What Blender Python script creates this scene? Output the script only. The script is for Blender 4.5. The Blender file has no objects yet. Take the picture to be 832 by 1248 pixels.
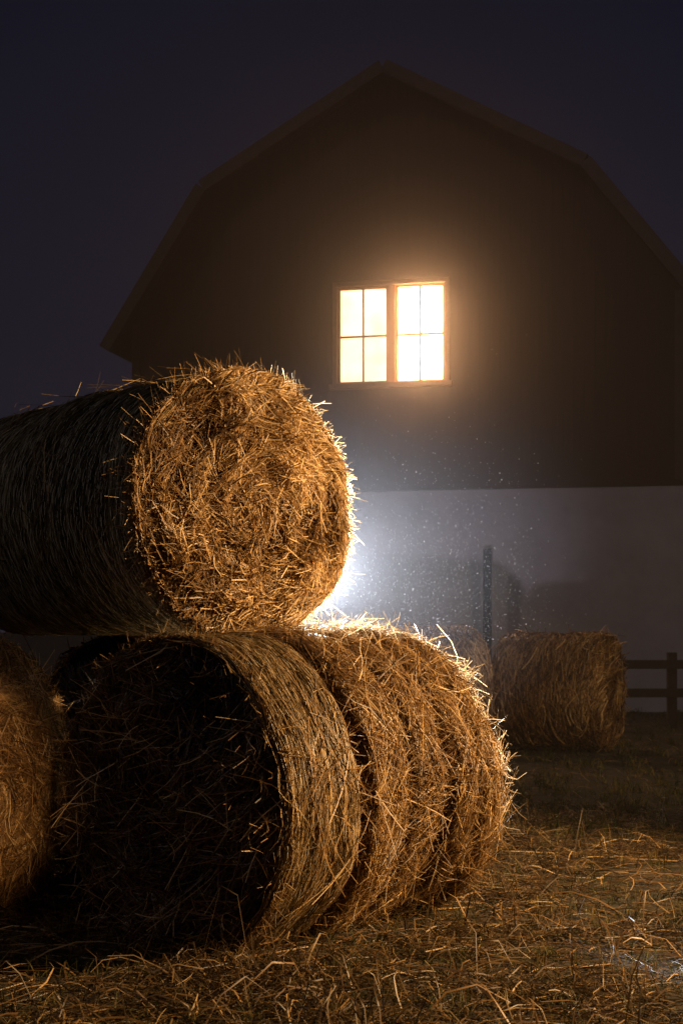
import bpy, math, numpy as np
from mathutils import Vector, Matrix
rng=np.random.default_rng(7)
scene=bpy.context.scene
scene.view_settings.view_transform='Standard'
scene.view_settings.look='None'
scene.view_settings.exposure=0

# ---------------------------------------------------------------- helpers
def new_mat(name):
    m=bpy.data.materials.new(name); m.use_nodes=True
    nt=m.node_tree; nt.nodes.clear()
    out=nt.nodes.new('ShaderNodeOutputMaterial')
    return m,nt,out
def N(nt,t,**kw):
    n=nt.nodes.new(t)
    for k,v in kw.items(): setattr(n,k,v)
    return n
def ramp(nt,stops):
    r=nt.nodes.new('ShaderNodeValToRGB')
    els=r.color_ramp.elements
    while len(els)<len(stops): els.new(0.5)
    for e,(p,c) in zip(els,stops):
        e.position=p; e.color=(c[0],c[1],c[2],1)
    return r
def link(ob,parent=None):
    scene.collection.objects.link(ob)
    if parent: ob.parent=parent
    return ob
def empty(name,loc=(0,0,0),rz=0):
    e=bpy.data.objects.new(name,None); e.location=loc; e.rotation_euler=(0,0,rz); e.empty_display_size=0.2
    return link(e)
def mesh_np(name,verts,quads,mat,parent=None,attr=None,smooth=False):
    me=bpy.data.meshes.new(name)
    verts=np.ascontiguousarray(verts,dtype=np.float32); quads=np.ascontiguousarray(quads,dtype=np.int32)
    k=quads.shape[1]
    me.vertices.add(len(verts)); me.vertices.foreach_set('co',verts.ravel())
    me.loops.add(quads.size); me.loops.foreach_set('vertex_index',quads.ravel())
    me.polygons.add(len(quads)); me.polygons.foreach_set('loop_start',np.arange(0,quads.size,k,dtype=np.int32))
    if attr is not None:
        a=me.attributes.new('tint','FLOAT','POINT'); a.data.foreach_set('value',np.ascontiguousarray(attr,dtype=np.float32))
    me.update(calc_edges=True); me.validate()
    if smooth: me.polygons.foreach_set('use_smooth',np.ones(len(quads),dtype=bool))
    me.materials.append(mat)
    return link(bpy.data.objects.new(name,me),parent)
def mesh_py(name,verts,faces,mat,parent=None):
    me=bpy.data.meshes.new(name); me.from_pydata([tuple(v) for v in verts],[],faces); me.update()
    me.materials.append(mat)
    return link(bpy.data.objects.new(name,me),parent)
def boxgeo(lo,hi):
    x0,y0,z0=lo;x1,y1,z1=hi
    v=[(x0,y0,z0),(x1,y0,z0),(x1,y1,z0),(x0,y1,z0),(x0,y0,z1),(x1,y0,z1),(x1,y1,z1),(x0,y1,z1)]
    f=[(0,3,2,1),(4,5,6,7),(0,1,5,4),(1,2,6,5),(2,3,7,6),(3,0,4,7)]
    return v,f
def boxes(name,lst,mat,parent=None,bevel=0.0):
    V=[];F=[]
    for lo,hi in lst:
        v,f=boxgeo(lo,hi); b=len(V); V+=v; F+=[tuple(i+b for i in q) for q in f]
    o=mesh_py(name,V,F,mat,parent)
    if bevel:
        m=o.modifiers.new('bev','BEVEL'); m.width=bevel; m.segments=2
    return o

class Field:
    def __init__(s,seed,n=14,f0=3,f1=14):
        r=np.random.default_rng(seed)
        d=r.normal(size=(n,3)); d/=np.linalg.norm(d,axis=1)[:,None]
        f=np.exp(r.uniform(np.log(f0),np.log(f1),n))
        s.k=d*f[:,None]; s.p=r.uniform(0,6.28,n); s.a=(f0/f)**0.5; s.a/=np.sqrt((s.a**2).sum()/2)
    def __call__(s,P):
        return (np.sin(P@s.k.T+s.p)*s.a).sum(-1)

def ribbons(name,pts,nrm,width,tint,mat,parent=None):
    n,k,_=pts.shape
    tan=pts[:,-1]-pts[:,0]; tan/=np.linalg.norm(tan,axis=1)[:,None]+1e-9
    w=np.cross(tan,nrm); w/=np.linalg.norm(w,axis=1)[:,None]+1e-9
    u=np.cross(w,tan)
    roll=rng.normal(0,0.6,n)
    w=w*np.cos(roll)[:,None]+u*np.sin(roll)[:,None]
    taper=np.linspace(1.0,0.55,k)
    off=w[:,None,:]*(width[:,None]*0.5*taper[None,:])[:,:,None]
    V=np.stack([pts-off,pts+off],axis=2).reshape(-1,3)
    base=(np.arange(n)*2*k)[:,None]+(np.arange(k-1)*2)[None,:]
    Q=np.stack([base,base+1,base+3,base+2],axis=-1).reshape(-1,4)
    return mesh_np(name,V,Q,mat,parent,np.repeat(tint,2*k))

# ---------------------------------------------------------------- materials
def straw_mat(name,dark,mid,pale,transl=0.25,rough=0.45,spec=0.4):
    m,nt,out=new_mat(name)
    at=N(nt,'ShaderNodeAttribute',attribute_name='tint')
    r=ramp(nt,[(0,dark),(0.55,mid),(1,pale)])
    nt.links.new(at.outputs['Fac'],r.inputs[0])
    tc=N(nt,'ShaderNodeTexCoord'); nz=N(nt,'ShaderNodeTexNoise'); nz.inputs['Scale'].default_value=30
    nt.links.new(tc.outputs['Object'],nz.inputs['Vector'])
    mx=N(nt,'ShaderNodeMixRGB',blend_type='MULTIPLY'); mx.inputs[0].default_value=0.5
    nt.links.new(r.outputs[0],mx.inputs[1]); nt.links.new(nz.outputs['Fac'],mx.inputs[2])
    hs=N(nt,'ShaderNodeHueSaturation'); hs.inputs['Value'].default_value=1.35; hs.inputs['Saturation'].default_value=1.0
    nt.links.new(mx.outputs[0],hs.inputs['Color'])
    p=N(nt,'ShaderNodeBsdfPrincipled'); p.inputs['Roughness'].default_value=rough; p.inputs['Specular IOR Level'].default_value=spec
    t=N(nt,'ShaderNodeBsdfTranslucent'); ms=N(nt,'ShaderNodeMixShader'); ms.inputs[0].default_value=transl
    nt.links.new(hs.outputs[0],p.inputs['Base Color']); nt.links.new(hs.outputs[0],t.inputs['Color'])
    nt.links.new(p.outputs[0],ms.inputs[1]); nt.links.new(t.outputs[0],ms.inputs[2]); nt.links.new(ms.outputs[0],out.inputs[0])
    return m
M_straw=straw_mat('straw',(0.07,0.034,0.012),(0.38,0.225,0.085),(0.84,0.63,0.33),0.24)
M_shade=straw_mat('shaded_straw',(0.012,0.007,0.004),(0.055,0.032,0.015),(0.20,0.12,0.055),0.1)  # darker straw: shade of the unlit bale ends painted into the colour
M_wrapstraw=straw_mat('weathered_straw',(0.045,0.034,0.016),(0.23,0.17,0.072),(0.54,0.43,0.24))
M_bandstraw=straw_mat('netted_straw',(0.06,0.038,0.015),(0.29,0.19,0.075),(0.62,0.46,0.24))
M_gstraw=straw_mat('ground_straw',(0.03,0.018,0.008),(0.15,0.092,0.035),(0.54,0.38,0.17),0.15,0.5,0.45)
M_grass=straw_mat('grass_blades',(0.018,0.030,0.008),(0.070,0.072,0.018),(0.24,0.19,0.065),0.3,0.6,0.2)
def simple(name,col,rough=0.8,noise=0.4,scale=8,bump=0.3,stretch=(1,1,1),metal=0,transl=0):
    m,nt,out=new_mat(name)
    tc=N(nt,'ShaderNodeTexCoord'); mp=N(nt,'ShaderNodeMapping'); mp.inputs['Scale'].default_value=stretch
    nt.links.new(tc.outputs['Object'],mp.inputs['Vector'])
    nz=N(nt,'ShaderNodeTexNoise'); nz.inputs['Scale'].default_value=scale; nz.inputs['Detail'].default_value=8; nz.inputs['Roughness'].default_value=0.65
    nt.links.new(mp.outputs[0],nz.inputs['Vector'])
    r=ramp(nt,[(0.25,[c*(1-noise) for c in col]),(0.75,[min(1,c*(1+noise)) for c in col])])
    nt.links.new(nz.outputs[0],r.inputs[0])
    p=N(nt,'ShaderNodeBsdfPrincipled'); p.inputs['Roughness'].default_value=rough; p.inputs['Metallic'].default_value=metal
    nt.links.new(r.outputs[0],p.inputs['Base Color'])
    b=N(nt,'ShaderNodeBump'); b.inputs['Strength'].default_value=bump; b.inputs['Distance'].default_value=0.03
    nt.links.new(nz.outputs[0],b.inputs['Height']); nt.links.new(b.outputs[0],p.inputs['Normal'])
    if transl:
        t=N(nt,'ShaderNodeBsdfTranslucent'); ms=N(nt,'ShaderNodeMixShader'); ms.inputs[0].default_value=transl
        nt.links.new(r.outputs[0],t.inputs['Color']); nt.links.new(p.outputs[0],ms.inputs[1]); nt.links.new(t.outputs[0],ms.inputs[2]); nt.links.new(ms.outputs[0],out.inputs[0])
    else: nt.links.new(p.outputs[0],out.inputs[0])
    return m
M_core=simple('packed_straw',(0.05,0.03,0.013),0.95,0.6,60,1.0,(0.4,1,1))  # core kept dark so gaps between strands read as shade
M_net=simple('net_wrap',(0.66,0.61,0.48),0.5,0.2,20,0.0)
M_ground=simple('ground_soil',(0.028,0.024,0.012),0.95,0.6,6,0.8)
M_white=simple('whitewashed_wall',(0.66,0.59,0.58),0.9,0.14,1.3,0.25)
M_roof=simple('roof_shingles',(0.05,0.04,0.038),0.85,0.35,9,0.4,(1,1,3))
M_trim=simple('barn_trim',(0.085,0.047,0.033),0.75,0.3,7,0.3)
M_frame=simple('window_frame_paint',(0.38,0.23,0.12),0.6,0.2,12,0.2)
M_sash=simple('window_sash_paint',(0.60,0.38,0.18),0.6,0.1,12,0.1,transl=0.12)  # translucency added so the sash glows in front of the panes
M_wood=simple('weathered_wood',(0.028,0.022,0.018),0.85,0.4,10,0.5,(1,1,0.2))
M_metal=simple('lamp_metal',(0.06,0.06,0.06),0.4,0.2,20,0.1,metal=0.8)

m,nt,out=new_mat('barn_siding'); M_siding=m
tc=N(nt,'ShaderNodeTexCoord'); sep=N(nt,'ShaderNodeSeparateXYZ'); nt.links.new(tc.outputs['Object'],sep.inputs[0])
mul=N(nt,'ShaderNodeMath',operation='MULTIPLY'); mul.inputs[1].default_value=1/0.17; nt.links.new(sep.outputs['X'],mul.inputs[0])
fr=N(nt,'ShaderNodeMath',operation='FRACT'); nt.links.new(mul.outputs[0],fr.inputs[0])
fl=N(nt,'ShaderNodeMath',operation='FLOOR'); nt.links.new(mul.outputs[0],fl.inputs[0])
wn=N(nt,'ShaderNodeTexWhiteNoise',noise_dimensions='1D'); nt.links.new(fl.outputs[0],wn.inputs['W'])
mp=N(nt,'ShaderNodeMapping'); mp.inputs['Scale'].default_value=(8,8,0.7); nt.links.new(tc.outputs['Object'],mp.inputs[0])
nz=N(nt,'ShaderNodeTexNoise'); nz.inputs['Scale'].default_value=2; nz.inputs['Detail'].default_value=8; nt.links.new(mp.outputs[0],nz.inputs[0])
ad=N(nt,'ShaderNodeMath',operation='MULTIPLY_ADD'); ad.inputs[1].default_value=0.15; nt.links.new(wn.outputs[0],ad.inputs[0]); nt.links.new(nz.outputs[0],ad.inputs[2])
r=ramp(nt,[(0.2,(0.027,0.011,0.007)),(0.9,(0.058,0.024,0.015))]); nt.links.new(ad.outputs[0],r.inputs[0])
gap=N(nt,'ShaderNodeMath',operation='GREATER_THAN'); gap.inputs[1].default_value=0.06; nt.links.new(fr.outputs[0],gap.inputs[0])
bp=N(nt,'ShaderNodeBump'); bp.inputs['Strength'].default_value=0.35; bp.inputs['Distance'].default_value=0.01; nt.links.new(gap.outputs[0],bp.inputs['Height'])
p=N(nt,'ShaderNodeBsdfPrincipled'); p.inputs['Roughness'].default_value=0.85
mg=N(nt,'ShaderNodeMixRGB',blend_type='MULTIPLY'); mg.inputs[0].default_value=0.4; nt.links.new(r.outputs[0],mg.inputs[1]); nt.links.new(gap.outputs[0],mg.inputs[2])
nt.links.new(mg.outputs[0],p.inputs['Base Color']); nt.links.new(bp.outputs[0],p.inputs['Normal']); nt.links.new(p.outputs[0],out.inputs[0])

def emis(name,col,st,var=0.0):
    m,nt,out=new_mat(name)
    e=N(nt,'ShaderNodeEmission'); e.inputs['Strength'].default_value=st
    tc=N(nt,'ShaderNodeTexCoord'); nz=N(nt,'ShaderNodeTexNoise'); nz.inputs['Scale'].default_value=1.6
    nt.links.new(tc.outputs['Object'],nz.inputs[0])
    r=ramp(nt,[(0.35,[c*(1-var) for c in col]),(0.65,col)]); nt.links.new(nz.outputs[0],r.inputs[0]); nt.links.new(r.outputs[0],e.inputs['Color'])
    nt.links.new(e.outputs[0],out.inputs[0]); return m
M_paneL=emis('lit_glass_dim',(1.0,0.63,0.35),3.3,0.35)
M_paneR=emis('lit_glass',(1.0,0.50,0.23),68,0.15)

# ---------------------------------------------------------------- ground
gf=Field(3,16,0.6,5)
def gz(x,y):
    P=np.stack([x,y,np.zeros_like(x)],-1)
    fall=1/(1+(np.hypot(x,y-8)/14)**2)
    return 0.022*gf(P)*fall
s=np.linspace(-1,1,220); gx=np.sinh(s*5.2)/math.sinh(5.2)*420; gy=gx+8
X,Y=np.meshgrid(gx,gy); Z=gz(X,Y)
V=np.stack([X,Y,Z],-1).reshape(-1,3); n=len(s)
i=np.arange(n-1); I,J=np.meshgrid(i,i); b=(J*n+I).ravel()
mesh_np('ground',V,np.stack([b,b+1,b+n+1,b+n],-1),M_ground,smooth=True)

def ground_straw(name,n,yr,half,wid,mat,liftm,lens=(0.07,0.3),clumps=0):
    u=rng.random(n)**1.6; y=yr[0]+(yr[1]-yr[0])*u
    x=rng.uniform(-1,1,n)*(half+0.25*y)+0.6
    if clumps:
        c=rng.integers(0,clumps,n); cy=yr[0]+(yr[1]-yr[0])*rng.random(clumps)**1.5; cx=rng.uniform(-1,1,clumps)*(half+0.25*cy)+0.6
        x=cx[c]+rng.normal(0,0.17,n); y=cy[c]+rng.normal(0,0.17,n)
    ang=rng.uniform(0,6.28,n); L=rng.uniform(*lens,n); t=np.linspace(0,1,4)
    cur=rng.normal(0,0.5,n)
    a=ang[:,None]+cur[:,None]*t[None]
    px=x[:,None]+np.cos(a)*L[:,None]*t; py=y[:,None]+np.sin(a)*L[:,None]*t
    lift=rng.exponential(liftm,n); base=rng.exponential(0.012,n)+0.002
    pz=gz(px,py)+base[:,None]+lift[:,None]*np.sin(t*math.pi*rng.uniform(0.5,1.0,n)[:,None])*0.6
    pts=np.stack([px,py,pz],-1)
    nn=np.tile([0,0,1.0],(n,1))
    return ribbons(name,pts,nn,rng.uniform(0.0025,0.0055,n)*wid,rng.beta(1.3,2.5,n),mat)
def join(obs,name):
    bpy.ops.object.select_all(action='DESELECT')
    for o in obs: o.select_set(True)
    bpy.context.view_layer.objects.active=obs[0]; bpy.ops.object.join(); obs[0].name=name; return obs[0]
a=ground_straw('ls',18000,(3.6,11),1.6,1.0,M_gstraw,0.02)
b=ground_straw('ls2',6000,(8,22),3.0,1.8,M_gstraw,0.03)
c=ground_straw('ls3',18000,(3.8,10),1.4,1.35,M_gstraw,0.06,clumps=95)
d=ground_straw('ls4',2800,(4.2,9),1.2,1.7,M_straw,0.05,lens=(0.10,0.38))
join([a,b,c,d],'loose_straw')

def grass(n_t,per,yr,half,hgt,wid,bias=1.5):
    cy=yr[0]+(yr[1]-yr[0])*rng.random(n_t)**bias; cx=rng.uniform(-1,1,n_t)*(half+0.25*cy)+0.6
    x=np.repeat(cx,per)+rng.normal(0,0.03,n_t*per); y=np.repeat(cy,per)+rng.normal(0,0.03,n_t*per)
    n=len(x); h=rng.uniform(0.4,1,n)*np.repeat(rng.uniform(0.5,1.2,n_t),per)*hgt
    ang=rng.uniform(0,6.28,n); lean=rng.uniform(0.1,1.1,n); t=np.linspace(0,1,4)
    d=(h*lean)[:,None]*t**1.7
    pts=np.stack([x[:,None]+np.cos(ang)[:,None]*d,y[:,None]+np.sin(ang)[:,None]*d,gz(x,y)[:,None]+h[:,None]*(t-0.35*lean[:,None]*t**2.4)],-1)
    nn=np.stack([np.cos(ang),np.sin(ang),0.3+0*ang],-1)
    tint=np.clip(np.repeat(rng.beta(2,2,n_t),per)+rng.normal(0,0.15,n),0,1)
    return ribbons('g',pts,nn,rng.uniform(0.003,0.006,n)*wid,tint,M_grass)
g1=grass(2700,10,(3.8,12),1.6,0.10,1.0); g2=grass(3400,9,(9,24),4.0,0.12,2.0,1.1)
join([g1,g2],'grass')

# ---------------------------------------------------------------- hay bales
def hay_bale(loc,rz,R,L,seed,n_side,n_f0,n_f1,mat_side,groove=(),loose=0.0,tufts=0,net=0,netrange=(0,1),netw=0.0011,wid=1.0,facetufts=0,side_dir_sd=0.12,lump=1.0,wildf=0.012,fringe=0.10,fringel=0.04,band=None,stray=0.02,tight=1.0,dome=0.03,face_mat=None,fwid=1.0,straymat=0):
    root=empty('hay_bale',loc,rz)
    face_mat=face_mat or M_straw
    F1=Field(seed,16,4,16); F2=Field(seed+50,14,3,9); F3=Field(seed+90,16,9,34)
    def prof(t):
        e=np.exp(-np.maximum(t,0)/0.025)+np.exp(-np.maximum(L-t,0)/0.025)
        r=R*(1-0.035*np.clip(e,0,1))
        for (g,dp,w) in groove: r=r-dp*np.exp(-((t-g)/w)**2)
        return r
    def side(th,t,off):
        tt=np.clip(t,0,L)
        P0=np.stack([tt,R*np.cos(th),R*np.sin(th)],-1)
        r=prof(tt)+0.010*F1(P0)+0.013*F2(P0)*(0.4+loose)+off
        z=r*np.sin(th)
        z=np.where(z<-R*0.97,-R*0.97+(z+R*0.97)*0.2,z)
        return np.stack([t,r*np.cos(th),z+R],-1)
    def face(px,py,off,end):
        P0=np.stack([np.full_like(px,end*3.0),px,py],-1)
        rho=np.hypot(px,py)/R
        spiral=0.013*np.sin(rho*26-np.arctan2(py,px)+F2(P0)*0.8)
        h=dome*(1-rho**2)+lump*(0.018*F1(P0)+0.015*F3(P0)+spiral)*(1-0.5*rho**4)-0.03*np.clip(rho-0.92,0,1)
        return np.stack([(-(h+off) if end==0 else L+h+off),px,py+R],-1)
    nt_,nth=60,120
    T,TH=np.meshgrid(np.linspace(0.0,L,nt_),np.linspace(0,2*math.pi,nth,endpoint=False),indexing='ij')
    V=[side(TH,T,-0.016).reshape(-1,3)]
    i,j=np.meshgrid(np.arange(nt_-1),np.arange(nth),indexing='ij'); j2=(j+1)%nth
    Q=[np.stack([i*nth+j,i*nth+j2,(i+1)*nth+j2,(i+1)*nth+j],-1).reshape(-1,4)]
    off=nt_*nth; nr=30
    for end in (0,1):
        rr=np.linspace(0.0,0.96,nr)*R
        RR,AA=np.meshgrid(rr,np.linspace(0,2*math.pi,nth,endpoint=False),indexing='ij')
        fv=face(RR*np.cos(AA),RR*np.sin(AA),-0.022,end).reshape(-1,3)
        V.append(fv)
        i,j=np.meshgrid(np.arange(nr-1),np.arange(nth),indexing='ij'); j2=(j+1)%nth
        Q.append(off+np.stack([i*nth+j,i*nth+j2,(i+1)*nth+j2,(i+1)*nth+j],-1).reshape(-1,4))
        rim0=off+(nr-1)*nth+np.arange(nth); sid=(0 if end==0 else (nt_-1)*nth)+np.arange(nth)
        Q.append(np.stack([rim0,np.roll(rim0,-1),np.roll(sid,-1),sid],-1)); off+=nr*nth
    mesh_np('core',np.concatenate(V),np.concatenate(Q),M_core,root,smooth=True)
    k=5; tl=np.linspace(0,1,k)
    def side_strands(name,n,tufted,mat,t0=0,t1=L,tgt=1.0):
        if tufted:
            c=rng.integers(0,tufted,n); ct=rng.uniform(0.02,L-0.02,tufted); cth=rng.uniform(0,6.28,tufted)
            cd=rng.normal(0.35,0.7,tufted); cl=rng.uniform(0.008,0.06,tufted)
            if loose: ct=np.where(rng.random(tufted)<0.8,rng.uniform(0.36*L,0.97*L,tufted),ct)
            t=ct[c]+rng.normal(0,0.03,n); th=cth[c]+rng.normal(0,0.05,n); d=cd[c]+rng.normal(0,0.17,n)
            lift=cl[c]*rng.uniform(0.2,1.6,n); r0=rng.uniform(0,0.02,n); ln=rng.uniform(0.16,0.42,n)
        else:
            t=rng.uniform(t0,t1,n); th=rng.uniform(0,6.28,n)
            P0=np.stack([t,R*np.cos(th),R*np.sin(th)],-1)
            lz=np.exp(-((t-0.65*L)/(0.28*L))**2)*loose
            d=rng.normal(0,1,n)*(side_dir_sd+0.2*lz)+F2(P0)*(0.05+0.4*lz)
            wild=rng.random(n)<0.04*tgt; d=np.where(wild,rng.uniform(-1.5,1.5,n),d)
            lift=rng.exponential(0.005+0.007*lz,n)*tgt; lift=np.where(wild,lift*3,lift)
            lift=np.where(rng.random(n)<wildf*tgt,rng.uniform(0.04,0.12,n),lift)
            r0=rng.normal(-0.002,0.007,n)*(0.4+0.6*tgt); ln=rng.uniform(0.08,0.32,n)
        sg=np.where(rng.random(n)<0.5,1,-1)
        a=d[:,None]+rng.normal(0,0.35*tgt,n)[:,None]*tl
        S=ln[:,None]*tl
        TT=t[:,None]+np.sin(a)*S; THH=th[:,None]+sg[:,None]*np.cos(a)*S/R
        O=r0[:,None]+lift[:,None]*tl**1.8
        TT=np.where(TT<0,TT*0.5,np.where(TT>L,L+(TT-L)*0.5,TT))
        pts=side(THH,TT,O)
        nn=np.stack([0*th,np.cos(th),np.sin(th)],-1)
        P0=np.stack([t,R*np.cos(th),R*np.sin(th)],-1)
        bandt=0.0
        if net: bandt=0.16*np.sin(t*37+0.6*np.sin(t*11))+0.10*np.sin(t*91)
        tint=np.clip(rng.beta(1.4,1.8,n)+0.12*F1(P0)-0.05+bandt,0,1)
        return ribbons(name,pts,nn,rng.uniform(0.0022,0.0064,n)*wid,tint,mat,root)
    if band:
        fb=band/L
        side_strands('straw_wrap_band',int(n_side*fb),0,M_bandstraw,0,band,0.45)
        side_strands('straw_wrap',int(n_side*(1-fb)),0,mat_side,band,L,1.0)
    else: side_strands('straw_wrap',n_side,0,mat_side,0,L,tight)
    if tufts: side_strands('straw_tufts',tufts*13,tufts,M_straw)
    def face_strands(name,n,end,tufted=0,mat=None,only_stray=False):
        if tufted:
            c=rng.integers(0,tufted,n); cr=R*0.95*np.sqrt(rng.random(tufted)); ca=rng.uniform(0,6.28,tufted)
            cd=ca+math.pi/2+rng.normal(0,0.8,tufted); cl=rng.uniform(0.008,0.055,tufted)
            x=(cr*np.cos(ca))[c]+rng.normal(0,0.020,n); y=(cr*np.sin(ca))[c]+rng.normal(0,0.020,n)
            d=cd[c]+rng.normal(0,0.15,n); lift=cl[c]*rng.uniform(0.2,1.5,n); r0=rng.uniform(0,0.018,n); ln=rng.uniform(0.12,0.36,n)
        else:
            rr=R*0.985*np.sqrt(rng.random(n)); al=rng.uniform(0,6.28,n); x=rr*np.cos(al); y=rr*np.sin(al)
            P0=np.stack([np.full(n,end*3.0),x,y],-1)
            d=al+math.pi/2+F2(P0)*0.6+rng.normal(0,0.3,n)
            lift=rng.exponential(0.008,n); lift=np.where(rng.random(n)<stray,rng.uniform(0.04,0.12,n),lift)
            r0=rng.normal(-0.004,0.010,n); ln=rng.uniform(0.06,0.28,n)
            if only_stray: d=rng.uniform(0,6.28,n); lift=rng.uniform(0.03,0.18,n); ln=rng.uniform(0.05,0.24,n)
        a=d[:,None]+rng.normal(0,0.45,n)[:,None]*tl
        S=ln[:,None]*(tl-0.5)
        PX=x[:,None]+np.cos(a)*S; PY=y[:,None]+np.sin(a)*S
        q=np.hypot(PX,PY); lim=R*0.99; f=np.where(q>lim,(lim+(q-lim)*0.25)/q,1); PX=PX*f; PY=PY*f
        O=r0[:,None]+lift[:,None]*tl**1.6
        pts=face(PX,PY,O,end)
        nn=np.tile([-1.0 if end==0 else 1.0,0,0],(n,1))
        P0=np.stack([np.full(n,end*3.0),x,y],-1)
        tint=np.clip(rng.beta(1.2,1.5,n)+0.15*F3(P0),0,1)
        return ribbons(name,pts,nn,rng.uniform(0.0024,0.0074,n)*wid*fwid,tint,mat or face_mat,root)
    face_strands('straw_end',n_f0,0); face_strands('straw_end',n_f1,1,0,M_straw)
    if facetufts: face_strands('straw_end_tufts',facetufts*12,0,facetufts)
    if straymat: face_strands('straw_end_strays',straymat,0,0,M_straw,True)
    nf=int(n_f0*fringe)
    th=rng.uniform(0,6.28,nf); dirn=rng.normal(0,0.8,nf); ln=0.015+rng.exponential(fringel,nf).clip(0,0.16)
    S=ln[:,None]*tl
    pts=side(th[:,None]+np.sin(dirn)[:,None]*S/R, 0.02+0*S-rng.uniform(-0.6,0.5,nf)[:,None]*S, -0.02+np.cos(dirn)[:,None]*S*0.9)
    ribbons('straw_fringe',pts,np.tile([-1.0,0,0],(nf,1)),rng.uniform(0.002,0.0045,nf)*wid,rng.beta(2.5,2,nf),M_straw,root)
    if net:
        tt=np.linspace(netrange[0]*L+0.01,netrange[1]*L-0.01,net)+rng.normal(0,0.006,net)
        kk=140; ths=np.linspace(0,2*math.pi,kk)
        ph=rng.uniform(0,6.28,net)
        TT=tt[:,None]+0.006*np.sin(ths[None]*9+ph[:,None])+0.004*np.sin(ths[None]*23+ph[:,None]*3)
        wob=0.006+0.004*np.sin(ths[None]*31+ph[:,None]*5)
        pts=side(np.tile(ths,(net,1)),TT,wob)
        V=np.stack([pts+[-netw,0,0],pts+[netw,0,0]],2).reshape(-1,3)
        base=(np.arange(net)*2*kk)[:,None]+(np.arange(kk-1)*2)[None]
        mesh_np('net_wrap',V,np.stack([base,base+1,base+3,base+2],-1).reshape(-1,4),M_net,root)
    return root
rad=math.radians
hay_bale((-0.706,5.80,-0.015),rad(49),0.665,1.42,11,54000,14000,6000,M_straw,groove=((0.46,0.075,0.035),(0.76,0.045,0.03),(1.04,0.075,0.035),(1.24,0.03,0.03)),loose=0.9,tufts=430,net=20,netrange=(0.0,0.30),netw=0.0006,facetufts=120,wildf=0.014,band=0.42,stray=0.05,fringe=0.13,fringel=0.04,face_mat=M_shade,straymat=1000)
hay_bale((-0.435,6.50,1.30),rad(131),0.612,1.95,23,50000,20000,2000,M_wrapstraw,tufts=14,net=95,netw=0.0014,facetufts=950,side_dir_sd=0.06,fringe=0.46,fringel=0.028,lump=1.35,tight=0.4,dome=0.012,fwid=1.2,groove=((0.35,0.015,0.05),(0.8,0.018,0.06),(1.2,0.015,0.05)))
hay_bale((-1.60,6.40,-0.015),rad(157),0.66,1.35,31,12000,16000,1500,M_straw,tufts=80,facetufts=400)
hay_bale((-1.21,7.34,-0.015),rad(49),0.66,1.35,37,9000,3000,3000,M_straw,wid=1.6,face_mat=M_shade)
hay_bale((0.20,15.3,-0.015),rad(18),0.69,1.25,41,9000,3000,2500,M_straw,wid=2.2)
hay_bale((2.95,15.75,-0.015),rad(152),0.655,1.15,47,9000,3500,2000,M_straw,wid=2.2,groove=((0.5,0.02,0.04),))

# ---------------------------------------------------------------- barn
barn=empty('barn',(0.76,23.7,0),rad(-12))
wl,wr,wb,wt=-0.84,0.97,5.42,7.05
xl,xr=-4.45,4.78; base=3.62; D=15.0
az=10.53; bl,bz,br=-3.08,8.76,3.24; el,ez,er=-4.80,6.10,5.32; 
def roofz(x):
    if x<bl: return bz+(x-bl)*(ez-bz)/(el-bl)
    if x<0: return az+(x)*(bz-az)/bl
    if x<br: return az+x*(bz-az)/br
    return bz+(x-br)*(ez-bz)/(er-br)
V=[];Fc=[]
def poly(ps,y=0.0,flip=False):
    b=len(V); V.extend([(x,y,z) for x,z in ps]); f=list(range(b,b+len(ps))); Fc.append(tuple(reversed(f)) if flip else tuple(f))
poly([(xl,base),(wl,base),(wl,roofz(wl)),(bl,bz),(xl,roofz(xl))])
poly([(wr,base),(xr,base),(xr,roofz(xr)),(br,bz),(wr,roofz(wr))])
poly([(wl,wt),(wr,wt),(wr,roofz(wr)),(0,az),(wl,roofz(wl))])
poly([(wl,base),(wr,base),(wr,wb),(wl,wb)])
poly([(xl,0),(xr,0),(xr,roofz(xr)),(br,bz),(0,az),(bl,bz),(xl,roofz(xl))],D,True)
for x in (xl,xr):
    b=len(V); V.extend([(x,0,0),(x,D,0),(x,D,roofz(x)),(x,0,roofz(x))]); Fc.append((b,b+1,b+2,b+3))
mesh_py('upper_walls',V,Fc,M_siding,barn)
boxes('lower_wall',[((xl-0.03,-0.04,-0.1),(xr+0.03,0.25,base))],M_white,barn)
boxes('ledger_board',[((xl-0.03,-0.055,base+0.002),(xr+0.03,-0.002,base+0.07))],M_siding,barn)
boxes('corner_board',[((xl-0.02,-0.03,base+0.104),(xl+0.12,-0.002,roofz(xl)-0.05)),((xr-0.12,-0.03,base+0.104),(xr+0.02,-0.002,roofz(xr)-0.05))],M_trim,barn)
def slab(p,q,y0,y1,th,name,mat,lift=0.0):
    (x0,z0),(x1,z1)=p,q; dx,dz=x1-x0,z1-z0; l=math.hypot(dx,dz); nx,nz_=-dz/l,dx/l
    if nz_<0: nx,nz_=-nx,-nz_
    a=(x0+nx*lift,z0+nz_*lift); b_=(x1+nx*lift,z1+nz_*lift); c_=(b_[0]+nx*th,b_[1]+nz_*th); d_=(a[0]+nx*th,a[1]+nz_*th)
    vs=[(x,y0,z) for x,z in (a,b_,c_,d_)]+[(x,y1,z) for x,z in (a,b_,c_,d_)]
    return mesh_py(name,vs,[(0,1,2,3),(7,6,5,4),(0,4,5,1),(1,5,6,2),(2,6,7,3),(3,7,4,0)],mat,barn)
segs=[((el,ez),(bl,bz)),((bl,bz),(0,az)),((0,az),(br,bz)),((br,bz),(er,ez))]
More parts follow.
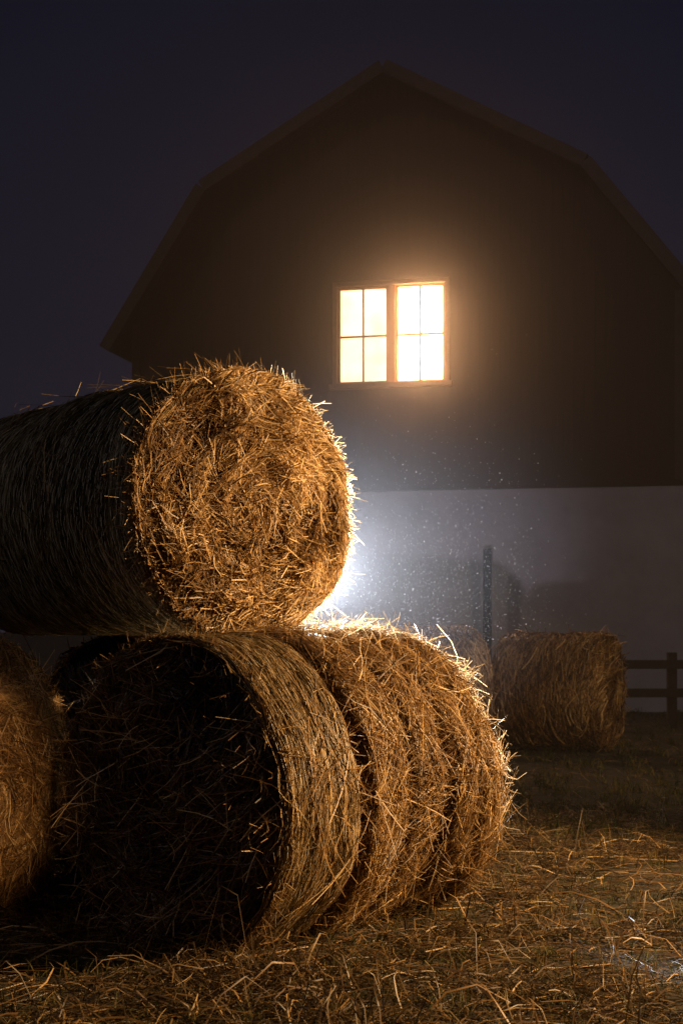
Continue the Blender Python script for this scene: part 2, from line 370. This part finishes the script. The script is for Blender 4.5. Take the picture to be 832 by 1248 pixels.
for k_,(p_,q_) in enumerate(segs):
    slab(p_,q_,-0.40,D+0.3,0.14,'roof_slope',M_roof,0.004)
    slab(p_,q_,-0.44,-0.404,0.20,'rake_board',M_trim,-0.07)
fw=0.08
boxes('window_frame',[((wl-fw,-0.07,wb),(wl,0.06,wt)),((wr,-0.07,wb),(wr+fw,0.06,wt)),((wl-fw,-0.07,wt+0.001),(wr+fw,0.06,wt+fw)),((wl-fw-0.05,-0.13,wb-0.08),(wr+fw+0.05,0.06,wb-0.001))],M_frame,barn,0.006)
mid=0.5*(wl+wr)+0.02
mull=[((mid-0.055,-0.05,wb+0.001),(mid+0.055,0.05,wt-0.001))]
sash=[]
for a_,b_,q in ((wl,mid-0.056,0.016),(mid+0.056,wr,0.024)):
    s_=0.045
    sash+=[((a_+0.001,-0.02,wb+0.002),(a_+s_,0.04,wt-0.002)),((b_-s_,-0.02,wb+0.002),(b_-0.001,0.04,wt-0.002)),
           ((a_+s_+0.001,-0.02,wb+0.002),(b_-s_-0.001,0.04,wb+s_)),((a_+s_+0.001,-0.02,wt-s_),(b_-s_-0.001,0.04,wt-0.002))]
    c_=(a_+b_)/2; h_=wb+(wt-wb)*0.49
    sash+=[((c_-q,-0.008,wb+s_+0.001),(c_+q,0.03,wt-s_-0.001)),((a_+s_+0.001,-0.012,h_-q),(c_-q-.001,0.03,h_+q)),((c_+q+.001,-0.012,h_-q),(b_-s_-0.001,0.03,h_+q))]
boxes('window_mullion',mull,M_sash,barn); boxes('window_sash',sash,M_sash,barn)
mesh_py('window_panes',[(wl,0.055,wb),(mid,0.055,wb),(mid,0.055,wt),(wl,0.055,wt)],[(0,1,2,3)],M_paneL,barn)
mesh_py('window_panes',[(mid,0.055,wb),(wr,0.055,wb),(wr,0.055,wt),(mid,0.055,wt)],[(0,1,2,3)],M_paneR,barn)

# ---------------------------------------------------------------- fence and post
f=empty('wooden_fence',(0,0,0))
px=[3.45,4.42,5.9,7.4,8.9,10.4]
boxes('posts',[((x-0.06,19.0,-0.2),(x+0.06,19.12,1.02)) for x in px],M_wood,f,0.008)
boxes('rails',[((3.2,18.955,z),(10.6,18.998,z+0.12)) for z in (0.80,0.42)],M_wood,f,0.006)
boxes('wooden_post',[((2.27,22.75,-0.2),(2.40,22.88,2.62))],M_wood,None,0.015)

# ---------------------------------------------------------------- work lamps and added fill spots
def flood_lamp(loc,h,face):
    root=empty('flood_lamp',(loc[0],loc[1],0),face)
    V=[];F=[]
    def tube(p,q,r):
        p=Vector(p);q=Vector(q);d=(q-p).normalized();u=d.orthogonal().normalized();w=d.cross(u);b=len(V)
        for c in (p,q):
            for i in range(8):
                a=i*math.pi/4; V.append(tuple(c+(u*math.cos(a)+w*math.sin(a))*r))
        for i in range(8): F.append((b+i,b+(i+1)%8,b+8+(i+1)%8,b+8+i))
        F.append(tuple(range(b+7,b-1,-1))); F.append(tuple(range(b+8,b+16)))
    for i in range(3):
        a=i*2.094; tube((0,0,h*0.45),(0.3*math.cos(a),0.3*math.sin(a),0),0.012)
    tube((0,0,h*0.3),(0,0,h-0.1),0.014)
    mesh_py('tripod',V,F,M_metal,root)
    boxes('housing',[((-0.09,-0.06,h-0.10),(0.09,0.0,h-0.0))],M_metal,root,0.01)
    return root
def spot(name,loc,tgt,e,col,size,blend,soft):
    l=bpy.data.lights.new(name,'SPOT'); l.energy=e; l.color=col; l.shadow_soft_size=soft; l.spot_size=rad(size); l.spot_blend=blend
    o=link(bpy.data.objects.new(name,l)); o.location=loc
    o.rotation_euler=(Vector(tgt)-o.location).to_track_quat('-Z','Y').to_euler(); return o
flood_lamp((-0.13,8.50),1.55,0)
spot('rim_flood_light',(-0.15,8.42,1.64),(0.14,6.9,1.78),7000,(0.80,0.86,1.0),80,0.75,0.04)
flood_lamp((0.42,8.85),0.40,0)  # invented stand for the two added spots below
spot('added_wall_spot',(0.45,8.92,0.47),(0.65,23.0,2.5),800,(0.84,0.79,1.0),30,1.0,0.07)  # second low spot, added to light the wall and throw a bale shadow
spot('added_mist_spot',(0.42,9.0,0.75),(0.85,10.4,2.3),290,(0.76,0.80,1.0),78,1.0,0.05)  # unseen spot added only to brighten the mist and specks
flood_lamp((6.1,5.7),3.1,0)
spot('warm_flood_light',(6.0,5.8,3.2),(0.2,6.7,1.25),4500,(1.0,0.61,0.28),75,0.9,0.06)
spot('far_bale_fill',(6.05,5.95,3.2),(1.9,15.0,0.4),1000,(1.0,0.62,0.30),42,1.0,0.06)  # extra warm head, added to brighten the far bales
flood_lamp((1.0,-1.6),1.5,0)  # invented stand for the added left-bale spot
spot('left_bale_fill',(1.0,-1.5,1.6),(-1.86,6.3,0.6),1900,(1.0,0.58,0.26),9,0.6,0.08)  # narrow spot added behind the camera to fill the left bale
l=bpy.data.lights.new('fill_sun','SUN'); l.energy=0.14; l.angle=rad(3); l.color=(1.0,0.85,0.76)  # weak sun added as fill for the dark left sides
o=link(bpy.data.objects.new('fill_sun',l)); o.rotation_euler=Vector((0.65,0.55,-0.6)).to_track_quat('-Z','Y').to_euler()

# ---------------------------------------------------------------- dust motes
n=5600
y=rng.uniform(9.6,12.8,n); x=0.5+(y-9)*0.10+rng.normal(0,0.46,n); z=1.25+np.abs(rng.normal(0,0.6,n)); sz=0.0009+rng.exponential(0.0007,n).clip(0,0.0028)
P=np.stack([x,y,z],-1); tet=np.array([[1,1,1],[-1,-1,1],[-1,1,-1],[1,-1,-1]])
V=(P[:,None]+tet[None]*sz[:,None,None]).reshape(-1,3); b=np.arange(n)*4
T3=np.concatenate([np.stack([b+i_,b+j_,b+k_],-1) for i_,j_,k_ in ((0,1,2),(0,2,3),(0,3,1),(1,3,2))])
m,nt,out=new_mat('dust')
a_=N(nt,'ShaderNodeBsdfDiffuse'); b_=N(nt,'ShaderNodeBsdfTranslucent'); ms=N(nt,'ShaderNodeMixShader'); ms.inputs[0].default_value=0.75
a_.inputs[0].default_value=(0.85,0.84,0.82,1); b_.inputs[0].default_value=(0.85,0.84,0.82,1)
nt.links.new(a_.outputs[0],ms.inputs[1]); nt.links.new(b_.outputs[0],ms.inputs[2]); nt.links.new(ms.outputs[0],out.inputs[0])
mesh_np('dust_particles',V,T3,m)

# ---------------------------------------------------------------- mist volumes
def mist(lo,hi,d,g):
    v,fc=boxgeo(lo,hi)
    m,nt,out=new_mat('mist')
    vs=N(nt,'ShaderNodeVolumeScatter'); vs.inputs['Density'].default_value=d; vs.inputs['Anisotropy'].default_value=g; vs.inputs['Color'].default_value=(1,1,1,1)
    nt.links.new(vs.outputs[0],out.inputs['Volume'])
    return mesh_py('mist',v,fc,m)
mist((-30,7.0,-0.5),(30,19.2,17),0.0042,0.3)
mist((-30,19.3,3.2),(30,40,17),0.017,0.78)  # denser box added to stand in for the bloom around the window

# ---------------------------------------------------------------- world
w=bpy.data.worlds.new('World'); scene.world=w; w.use_nodes=True; nt=w.node_tree
bg=nt.nodes['Background']
tc=N(nt,'ShaderNodeTexCoord'); sp=N(nt,'ShaderNodeSeparateXYZ'); nt.links.new(tc.outputs['Generated'],sp.inputs[0])
r=ramp(nt,[(0.0,(0.016,0.0145,0.025)),(0.2,(0.0085,0.009,0.019)),(0.42,(0.0030,0.0050,0.0130)),(1,(0.002,0.0035,0.009))])
nt.links.new(sp.outputs['Z'],r.inputs[0]); nt.links.new(r.outputs[0],bg.inputs['Color']); bg.inputs['Strength'].default_value=1.0

# ---------------------------------------------------------------- camera
cam=bpy.data.cameras.new('camera'); cam.lens=50; cam.sensor_width=36; cam.shift_y=0.113; cam.clip_end=2000
cam.dof.use_dof=True; cam.dof.focus_distance=6.2; cam.dof.aperture_fstop=6.3
co=link(bpy.data.objects.new('camera',cam)); co.location=(0,0,1.35); co.rotation_euler=(rad(90),0,0)
scene.camera=co
